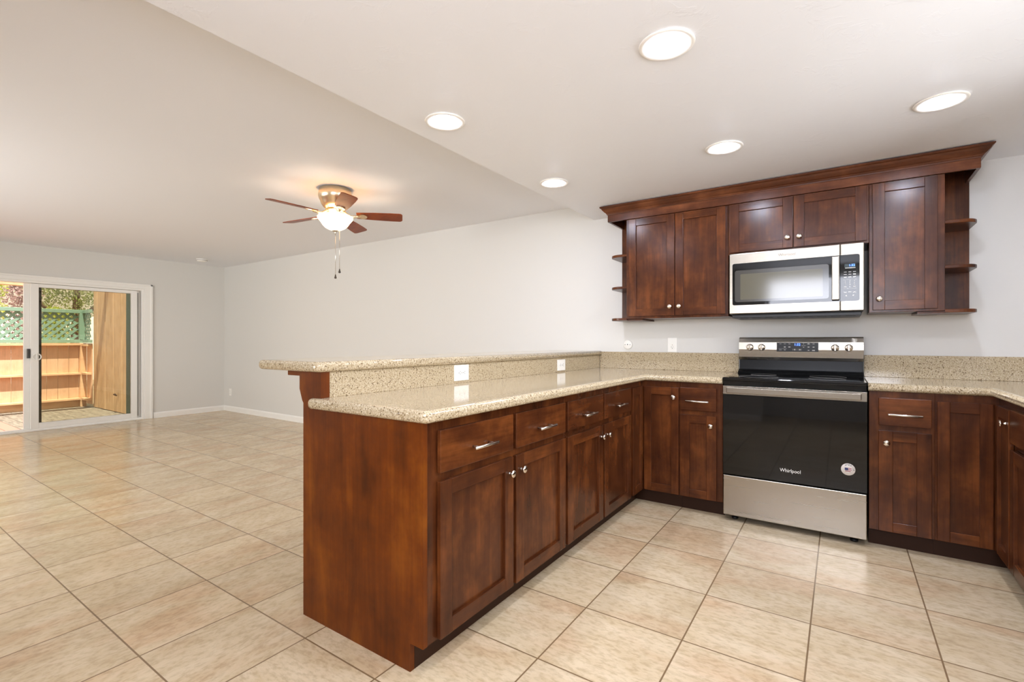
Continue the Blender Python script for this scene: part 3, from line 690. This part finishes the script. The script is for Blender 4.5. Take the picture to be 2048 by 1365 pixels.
# ------------------------------------------------------------------ sockets
def outlet(T, label, duplex=True, horizontal=False, switch=False, w_=0.072, h_=0.116, plate=WPL, group=None, loc=(0, 0, 0), square=False):
    """T: local x along the wall, y out of the wall, z up, origin at the plate's middle"""
    t = thing('wall_outlet', label, 'outlet', loc, group)
    RT = T @ (Matrix.Rotation(R(90), 4, 'Y') if horizontal else IDN)
    bm = B(); box(bm, -w_ / 2, w_ / 2, 0, 0.006, -h_ / 2, h_ / 2, 0.0025, 2, 0, RT); obj('cover_plate', bm, plate, t)
    for s in (-1, 1):
        z = s * 0.0195
        bm = B(); box(bm, -0.0165, 0.0165, 0.004, 0.0078, z - 0.014, z + 0.014, 0.003, 2, 0, RT)
        if switch and s > 0:
            rc = obj('switch', bm, plate, t); continue
        rc = obj('receptacle', bm, plate, t)
        bm = B(); box(bm, -0.0078, -0.0055, 0.0076, 0.0084, z - 0.001, z + 0.008, 0, 1, 0, RT); box(bm, 0.0052, 0.0075, 0.0076, 0.0084, z - 0.000, z + 0.007, 0, 1, 0, RT)
        lathe(bm, [(0.0028, 0.0076), (0.0028, 0.0084)], (0, 0, z - 0.0075), 10, 'y', T=RT)
        obj('slots', bm, SLOT, rc)
    bm = B(); lathe(bm, [(0.003, 0.0055), (0.003, 0.0068), (0, 0.0072)], (0, 0, 0), 10, 'y', T=RT); obj('screw', bm, NICKEL, t)
    return t
def TX(x, y, z): return Matrix(((0, 1, 0, x), (1, 0, 0, y), (0, 0, 1, z), (0, 0, 0, 1)))      # wall facing +X
def TYm(x, y, z): return Matrix(((1, 0, 0, x), (0, -1, 0, y), (0, 0, 1, z), (0, 0, 0, 1)))   # wall facing -Y
outlet(TX(-1.7648, 2.088, 0.982), 'square white double socket on the bar backsplash near the open end', w_=0.088, h_=0.124, horizontal=True, group='sockets on the bar backsplash', loc=(-1.7648, 2.088, 0.93))
outlet(TX(-1.7648, 3.26, 0.977), 'square white double socket on the bar backsplash near the inner corner', w_=0.084, h_=0.122, horizontal=True, group='sockets on the bar backsplash', loc=(-1.7648, 3.26, 0.93))
outlet(TYm(-1.136, 3.9995, 1.127), 'white outlet plate on the wall above the backsplash left of the range', switch=True, w_=0.076, h_=0.118, plate=WPL, loc=(-1.136, 3.9995, 1.07))
outlet(TYm(-8.34, 3.9995, 0.315), 'low white wall outlet beside the far room corner', loc=(-8.34, 3.9995, 0.26))
t = thing('round_socket', 'round white cover plate with three dark holes above the corner backsplash', 'outlet', (-1.513, 3.9995, 1.12))
bm = B(); lathe(bm, [(0.0, 0.012), (0.034, 0.0115), (0.038, 0.009), (0.040, 0.0)], (0, 0, 0), 32, 'y', T=TYm(-1.513, 3.9995, 1.129)); obj('cover_plate', bm, WPL, t)
bm = B(); lathe(bm, [(0.0048, 0.0112), (0.0048, 0.0124)], (0.000, 0, 0.001), 12, 'y', T=TYm(-1.513, 3.9995, 1.129))
for s in (-1, 1): lathe(bm, [(0.0032, 0.0112), (0.0032, 0.0124)], (s * 0.022, 0, -0.001), 10, 'y', T=TYm(-1.513, 3.9995, 1.129))
obj('holes', bm, SLOT, t)

# ------------------------------------------------------------------ recessed lights, detector
RECT = plain('light_trim_white', (240, 236, 228), 0.4)
def downlight(x, y, label):
    t = thing('ceiling_light', label, 'ceiling light', (x, y, ZK - 0.012), 'recessed lights in the kitchen ceiling')
    bm = B(); lathe(bm, [(0.050, ZK - 0.0005), (0.096, ZK - 0.0005), (0.0985, ZK - 0.003), (0.097, ZK - 0.0065), (0.090, ZK - 0.0085), (0.070, ZK - 0.0045), (0.054, ZK - 0.003), (0.050, ZK - 0.0005)], (x, y, 0), 48, cap=False)
    obj('trim_ring', bm, RECT, t)
    bm = B(); lathe(bm, [(0.0, -0.0155), (0.024, -0.0145), (0.040, -0.011), (0.050, -0.0055), (0.0525, -0.0035)], (x, y, ZK), 32, cap=False)
    obj('bulb', bm, BULB, t)
downlight(-0.526, 1.776, 'recessed ceiling light nearest the camera, in the front row by the range side')
downlight(-1.612, 1.785, 'recessed ceiling light in the front row beside the living room ceiling edge')
downlight(-1.622, 2.897, 'recessed ceiling light in the back row beside the living room ceiling edge')
downlight(-0.54, 2.90, 'recessed ceiling light in the back row above the range')
downlight(0.373, 2.895, 'recessed ceiling light in the back row nearest the sink wall')
downlight(0.373, 1.785, 'recessed ceiling light in front of the kitchen window')
downlight(-0.53, 0.66, 'recessed ceiling light just above the camera')
downlight(0.373, 0.66, 'recessed ceiling light by the sink wall next to the passage')
t = thing('smoke_detector', 'small round white smoke detector on the living room ceiling near the far corner', 'smoke detector', (-7.93, 3.39, ZL - 0.04))
bm = B(); lathe(bm, [(0.072, ZL - 0.001), (0.072, ZL - 0.016), (0.062, ZL - 0.034), (0.040, ZL - 0.040), (0, ZL - 0.041)], (-7.93, 3.39, 0), 32); obj('housing', bm, WPL, t)
bm = B(); lathe(bm, [(0.073, ZL - 0.018), (0.073, ZL - 0.023)], (-7.93, 3.39, 0), 32, cap=False); obj('vent_band', bm, HOLE, t)

# ------------------------------------------------------------------ ceiling fan
def fan():
    cx, cy = -3.39, 2.44
    t = thing('ceiling_fan', 'five blade ceiling fan with lit frosted bowl and two pull chains', 'ceiling fan', (cx, cy, ZL))
    bm = B()
    lathe(bm, [(0.118, ZL - 0.0005), (0.124, ZL - 0.008), (0.124, ZL - 0.026), (0.128, ZL - 0.030), (0.128, ZL - 0.042), (0.131, ZL - 0.046), (0.131, ZL - 0.060), (0.127, ZL - 0.075),
               (0.122, ZL - 0.090), (0.118, ZL - 0.094), (0.108, ZL - 0.125), (0.090, ZL - 0.150), (0.066, ZL - 0.166), (0.060, ZL - 0.168)], (cx, cy, 0), 48)
    obj('motor_housing', bm, BRASS, t)
    bm = B(); lathe(bm, [(0.072, ZL - 0.1685), (0.074, ZL - 0.176), (0.062, ZL - 0.182), (0.060, ZL - 0.222), (0.066, ZL - 0.228), (0.066, ZL - 0.236)], (cx, cy, 0), 40); obj('switch_housing', bm, BRASS, t)
    zb = ZL - 0.237
    bm = B(); lathe(bm, [(0.128, zb + 0.018), (0.138, zb + 0.008), (0.134, zb - 0.006), (0.112, zb - 0.032), (0.098, zb - 0.055), (0.078, zb - 0.075), (0.050, zb - 0.090), (0.018, zb - 0.097), (0, zb - 0.098)], (cx, cy, 0), 48, cap=False)
    obj('glass_bowl', bm, BOWL, t)
    bm = B(); lathe(bm, [(0.026, zb - 0.0955), (0.024, zb - 0.103), (0.010, zb - 0.108), (0.006, zb - 0.112), (0.009, zb - 0.118), (0.006, zb - 0.124), (0, zb - 0.126)], (cx, cy, 0), 20); obj('finial', bm, NICKEL, t)
    l1 = light('fan_bulb', 'POINT', (cx, cy, zb - 0.012), 17, (1.0, 0.87, 0.70)); l1.data.shadow_soft_size = 0.05
    for (dx, dy, z1) in ((0.002, 0.0, 1.70), (0.030, 0.018, 1.745)):
        bm = B(); tube(bm, [(cx + dx, cy + dy, zb - (0.124 if dx < 0.01 else 0.088)), (cx + dx, cy + dy, z1)], 0.0016, 6); ch = obj('pull_chain', bm, NICKEL, t)
        bm = B(); lathe(bm, [(0.0, 0.012), (0.004, 0.008), (0.006, -0.004), (0.010, -0.016), (0.009, -0.022), (0, -0.026)], (cx + dx, cy + dy, z1 - 0.010), 12); obj('fob', bm, plain('dark_fob', (90, 80, 70), 0.3, 0.6), ch)
    FW = wood('fan_blade_wood', 'x', (96, 38, 8), (142, 62, 16), (176, 88, 30), 0.35, 1.0, 0.25)
    zc = ZL - 0.205; tilt = Matrix.Rotation(R(2.4), 4, Vector((math.sin(R(-36)), -math.cos(R(-36)), 0)))
    for k in range(5):
        a = 47 + 72 * k
        M = Matrix.Translation((cx, cy, zc)) @ tilt @ Matrix.Rotation(R(a), 4, 'Z') @ Matrix.Rotation(R(-13), 4, 'X')
        pts = [(0.165, -0.045), (0.165, 0.045), (0.30, 0.056), (0.44, 0.062)] + arc(0.505, 0.036, 0.026, 80, 0, 4) + arc(0.505, -0.036, 0.026, 0, -80, 4) + [(0.44, -0.062), (0.30, -0.056)]
        bm = B(); prism(bm, pts, -0.003, 0.003, M, bev=0.001, seg=1)
        bl = obj('blade', bm, FW, t)
        M2 = Matrix.Translation((cx, cy, zc)) @ tilt @ Matrix.Rotation(R(a), 4, 'Z')
        bm = B()
        tube(bm, [M2 @ Vector(p) for p in ((0.060, 0, 0.030), (0.085, 0, 0.012), (0.115, 0, -0.008), (0.150, 0, -0.012), (0.185, 0, -0.008))], [0.011, 0.009, 0.008, 0.010, 0.012], 8)
        prism(bm, arc(0.215, 0, 0.034, -140, 140, 12) + [(0.165, 0.016), (0.165, -0.016)], -0.010, -0.0035, M)
        for q in ((0.20, 0.014), (0.20, -0.014), (0.235, 0)): lathe(bm, [(0.0, -0.013), (0.0045, -0.012), (0.005, -0.010)], (q[0], q[1], 0), 8, T=M, cap=False)
        obj('blade_arm', bm, BRASS, bl)
fan()

# ------------------------------------------------------------------ outdoors beyond the patio door
ZP = -0.10
def deck_mat():
    m, n, l, b = _new('weathered_deck')
    v = coords(n, l, (1.2, 9, 1)); a = noise(n, l, v, 3.2, 6, 0.65, 0.3); r = ramp(n, [(0.25, (78, 70, 60)), (0.5, (122, 114, 102)), (0.75, (150, 142, 128))]); l.new(a, r.inputs[0])
    v2 = coords(n, l); s = noise(n, l, v2, 7, 3, 0.6); r2 = ramp(n, [(0.60, (255, 255, 255)), (0.68, (110, 84, 62))]); l.new(s, r2.inputs[0])
    l.new(mixc(n, l, 0.8, r.outputs[0], r2.outputs[0], 'MULTIPLY'), b.inputs['Base Color']); b.inputs['Roughness'].default_value = 0.8
    return m
DECK = deck_mat(); RED = plain('red_deck_paint', (176, 118, 104), 0.8)
GROUND = plain('dry_ground', (150, 132, 104), 0.9)
bm = B(); box(bm, -30, XE - 0.13, -10, 12, ZP - 0.3, ZP - 0.021); struct('ground', bm, GROUND)
bm = B()
for i in range(24):
    y0 = -0.55 + i * 0.155
    box(bm, -12.08, XE - 0.135, y0, y0 + 0.149, ZP - 0.02, ZP, 0.003, 1, 1 if y0 < 1.62 else 0)
tag(obj('deck', bm, [DECK, RED]), 'weathered grey plank deck outside the patio door', 'deck')
CED = wood('cedar_boards', 'z', (204, 164, 130), (226, 188, 154), (236, 202, 170), 0.7, 0.6)
CEDH = wood('cedar_rail', 'y', (200, 158, 120), (228, 190, 150), (238, 206, 170), 0.7, 0.6)
GRNP = plain('green_fence_paint', (132, 164, 146), 0.6)
FX = -12.10; FY = 3.06
def lattice(p0, p1, z0, z1, mat, bm, pitch=0.122, w_=0.040, th=0.008):
    """diagonal strips clipped to the rectangle p0..p1 (plan) x z0..z1"""
    p0 = Vector(p0); p1 = Vector(p1); L = (p1 - p0).length; d = (p1 - p0).normalized(); nrm = Vector((-d.y, d.x)); H = z1 - z0
    for sgn, off in ((1, 0.0), (-1, th)):
        k = -H if sgn > 0 else 0.0
        while k < (L if sgn > 0 else L + H):
            # line: u = k + sgn * v
            pts = []
            for hw in (-w_ * 0.707, w_ * 0.707):
                v0, v1 = 0.0, H
                u0, u1 = k + hw + sgn * v0, k + hw + sgn * v1
                def at(v, c=k + hw): return c + sgn * v
                def inv(u, c=k + hw): return (u - c) * sgn
                lo, hi = sorted((inv(0.0), inv(L))); a, b_ = max(0, lo), min(H, hi)
                pts.append((a, b_, at))
            a = max(pts[0][0], pts[1][0]); b_ = min(pts[0][1], pts[1][1])
            if b_ - a > 0.03:
                q = [(pts[0][2](a), a), (pts[1][2](a), a), (pts[1][2](b_), b_), (pts[0][2](b_), b_)]
                vv = []
                for o in (off, off + th):
                    for (u, v) in q:
                        c = p0 + d * u + nrm * o; vv.append(bm.verts.new((c.x, c.y, z0 + v)))
                fs = [bm.faces.new(vv[0:4]), bm.faces.new(vv[4:8])] + [bm.faces.new((vv[i], vv[(i + 1) % 4], vv[4 + (i + 1) % 4], vv[4 + i])) for i in range(4)]
                bmesh.ops.recalc_face_normals(bm, faces=fs)
            k += pitch
def fence():
    t = thing('wooden_fence', 'cedar board fence with green lattice top behind the deck', 'fence', (FX, 1.0, ZP))
    bm = B(); y = -1.6; 
    while y < FY - 0.06:
        box(bm, FX - 0.02, FX, y, min(y + 0.150, FY - 0.05), ZP + 0.06, 1.115, 0.003, 1); y += 0.154
    tag(obj('board', bm, CED, t), kind='stuff')
    for z, h, dp in ((1.075, 0.045, 0.088), (0.52, 0.036, 0.088), (0.035, 0.036, 0.088)):
        mbox('rail', CEDH, t, FX + 0.0005, FX + dp, -1.6, FY - 0.045, z, z + h, bev=0.003)
    mbox('kick_board', CEDH, t, FX - 0.018, FX + 0.015, -1.6, FY - 0.045, ZP, ZP + 0.13, bev=0.003)
    mbox('post', CEDH, t, FX - 0.02, FX + 0.075, FY - 0.045, FY + 0.05, ZP, 1.118, bev=0.004)
    bm = B(); box(bm, FX + 0.08, FX + 0.36, FY + 0.05, FY + 0.068, ZP + 0.06, 1.115, 0.003, 1); obj('side_board', bm, CED, t)
    for z in (1.06, 0.52, 0.035): mbox('side_rail', CEDH, t, FX + 0.08, FX + 0.36, FY - 0.03, FY + 0.049, z, z + 0.038, bev=0.003)
    g = mbox('lattice_frame', GRNP, t, FX - 0.025, FX + 0.055, -1.6, FY + 0.05, 1.690, 1.755, bev=0.004)
    bm = B(); box(bm, FX - 0.02, FX + 0.05, -1.6, FY + 0.05, 1.125, 1.185, 0.004, 1); obj('lattice_rail', bm, GRNP, t)
    bm = B(); box(bm, FX - 0.02, FX + 0.055, FY - 0.05, FY + 0.05, 1.185, 1.690, 0.004, 1); obj('lattice_post', bm, GRNP, t)
    bm = B(); lattice((FX + 0.01, -1.6), (FX + 0.01, FY - 0.05), 1.185, 1.690, GRNP, bm); obj('lattice', bm, GRNP, t)
    bm = B(); lattice((FX + 0.05, FY + 0.02), (FX + 0.40, FY + 0.02), 1.185, 1.690, GRNP, bm)
    box(bm, FX + 0.055, FX + 0.40, FY - 0.01, FY + 0.05, 1.690, 1.755, 0.003, 1); box(bm, FX + 0.055, FX + 0.40, FY - 0.01, FY + 0.05, 1.125, 1.185, 0.003, 1)
    obj('side_lattice', bm, GRNP, t)
fence()
SHED = wood('shed_siding', 'z', (176, 144, 106), (206, 172, 132), (222, 192, 154), 0.75, 0.9)
def shed():
    t = thing('garden_shed', 'tall tan plank shed wall standing on the deck beside the fence', 'shed', (-10.9, 3.5, ZP))
    y = 3.14; x0, x1 = -11.74, -10.06; bm = B(); x = x0; i = 0
    while x < x1 - 0.02:
        wdt = 0.205; box(bm, x, min(x + wdt - 0.006, x1), y - (0.0 if i % 2 else 0.004), y + 0.03, ZP + 0.01, 2.95, 0.003, 1); x += wdt; i += 1
    tag(obj('siding', bm, SHED, t))
    mbox('core', SHED, t, x0 + 0.01, x1 - 0.001, y + 0.031, 4.6, ZP, 2.94)
    mbox('corner_trim', plain('dark_green_paint', (44, 66, 56), 0.6), t, x1, x1 + 0.22, y - 0.02, y + 0.10, ZP, 2.95, bev=0.003)
    mbox('roof', plain('dark_roof', (90, 80, 70), 0.8), t, x0 - 0.03, x1 + 0.25, y - 0.03, 4.7, 2.951, 3.02)
    bm = B(); tube(bm, [(-10.52, 3.13, 0.20), (-10.52, 3.085, 0.225), (-10.46, 3.075, 0.235), (-10.40, 3.075, 0.235)], 0.011, 8); obj('hook', bm, plain('rusty_iron', (70, 44, 26), 0.6), t)
shed()
bm = B(); box(bm, -11.06, -10.94, -1.7, 3.12, 2.055, 2.26, 0.004, 1); tag(obj('patio_beam', bm, CEDH), 'orange brown wooden beam crossing above the deck', 'beam')
bm = B(); box(bm, -11.07, -10.93, -1.55, -1.41, ZP, 2.054, 0.004, 1); tag(obj('patio_post', bm, CEDH), 'wooden post holding the patio beam', 'post')
# neighbour's pale wall, trees and shrubs beyond the fence
def stucco():
    m, n, l, b = _new('pale_stucco'); b.inputs['Base Color'].default_value = s2l((250, 245, 234)); b.inputs['Roughness'].default_value = 0.9
    bump(n, l, b, noise(n, l, coords(n, l), 30, 4), 0.2, 0.01); return m
t = thing('neighbouring_house', 'pale stucco house wall far behind the trees', 'building', (-21, 2, ZP))
mbox('wall', stucco(), t, -24, -20.5, -6, 12, ZP - 0.02, 3.4); mbox('roof', plain('brown_roof', (120, 96, 76), 0.9), t, -24.4, -20.0, -6.4, 12.4, 3.4, 3.6)
def leafmat(name, c1, c2):
    m, n, l, b = _new(name)
    r = ramp(n, [(0.3, c1), (0.7, c2)]); l.new(noise(n, l, coords(n, l), 3.0, 3), r.inputs[0]); l.new(r.outputs[0], b.inputs['Base Color'])
    b.inputs['Roughness'].default_value = 0.5; b.inputs['Transmission Weight'].default_value = 0.0
    tr = n.new('ShaderNodeBsdfTranslucent'); l.new(r.outputs[0], tr.inputs[0]); mx = n.new('ShaderNodeMixShader'); mx.inputs[0].default_value = 0.45
    l.new(b.outputs[0], mx.inputs[1]); l.new(tr.outputs[0], mx.inputs[2]); l.new(mx.outputs[0], n['Material Output'].inputs[0])
    return m
BARK = plain('bark', (104, 84, 66), 0.9)
def tree(name, label, loc, H, blobs, nleaf, size, mat, cat='tree', trunk=0.12, branches=()):
    t = thing(name, label, cat, loc)
    x, y, z = loc; bm = B()
    tube(bm, [(x, y, z), (x + 0.05, y + 0.04, z + H * 0.35), (x - 0.04, y + 0.10, z + H * 0.7), (x, y + 0.1, z + H)], [trunk, trunk * 0.8, trunk * 0.55, trunk * 0.2], 10)
    for b_ in branches: tube(bm, [Vector((x, y, z)) + Vector(p) for p in b_], [trunk * 0.55, trunk * 0.4, trunk * 0.28, trunk * 0.12][:len(b_)], 8)
    obj('trunk', bm, BARK, t)
    bm = B()
    tot = sum(b_[3] ** 2 for b_ in blobs)
    for (bx_, by_, bz_, br) in blobs:
        for i in range(int(nleaf * br ** 2 / tot)):
            u = Vector((random.gauss(0, 1), random.gauss(0, 1), random.gauss(0, 1))).normalized() * br * random.uniform(0.45, 1.05)
            c = Vector((x + bx_, y + by_, z + bz_)) + u * Vector((1, 1, 1)).length / 1.732
            a = Vector((random.gauss(0, 1), random.gauss(0, 1), random.gauss(0, 0.6))).normalized(); b2 = a.orthogonal().normalized(); s = size * random.uniform(0.6, 1.2)
            q = Matrix.Rotation(random.uniform(0, 6.28), 3, a); b2 = q @ b2
            c2 = a.cross(b2)
            v = [bm.verts.new(c + b2 * s), bm.verts.new(c + c2 * s * 0.4 + a * s * 0.15), bm.verts.new(c - b2 * s), bm.verts.new(c - c2 * s * 0.4 + a * s * 0.15)]
            bm.faces.new(v)
    o = obj('foliage', bm, mat, t)
    return t
LG = leafmat('yellow_green_leaves', (150, 165, 60), (224, 226, 120)); DG = leafmat('olive_leaves', (104, 116, 66), (176, 182, 116)); PU = leafmat('mauve_brown_leaves', (128, 100, 94), (206, 176, 172))
tree('olive_tree', 'spreading olive green tree beyond the fence with a leaning branch', (-17.4, 4.2, ZP - 0.02), 4.0, [(0, -0.2, 2.2, 0.75), (0.2, 0.4, 2.9, 0.7), (0, -0.7, 3.1, 0.7), (0.1, 1.1, 2.3, 0.6)], 5200, 0.045, DG,
     branches=[((0, -0.2, 1.4), (0.4, -0.5, 2.0), (0.5, -0.9, 2.4), (0.5, -1.3, 2.7)), ((0, 0, 1.7), (0.1, 0.5, 2.3), (0, 1.0, 2.8))])
tree('yellow_shrub', 'bright yellow green shrub right behind the lattice', (-13.0, 2.88, ZP - 0.02), 1.5, [(0, -0.06, 1.40, 0.26), (0.05, -0.02, 1.75, 0.22), (0, 0.0, 1.05, 0.26)], 3600, 0.03, LG, 'shrub', 0.03)
tree('flowering_tree', 'mauve leaved tree seen through the open half of the door', (-14.8, 2.72, ZP - 0.02), 2.8, [(0, 0.0, 2.3, 0.35), (0, 0.05, 1.7, 0.35), (0, 0, 2.9, 0.4), (0, 0, 1.2, 0.3)], 4200, 0.035, PU, 'tree', 0.07)
tree('leafy_tree', 'light green leafy tree beyond the fence left of the mauve tree', (-13.4, 1.92, ZP - 0.02), 2.6, [(0, 0.0, 2.3, 0.34), (0, 0.05, 1.8, 0.32), (0, 0.0, 2.8, 0.3)], 3800, 0.032, LG, 'tree', 0.05)
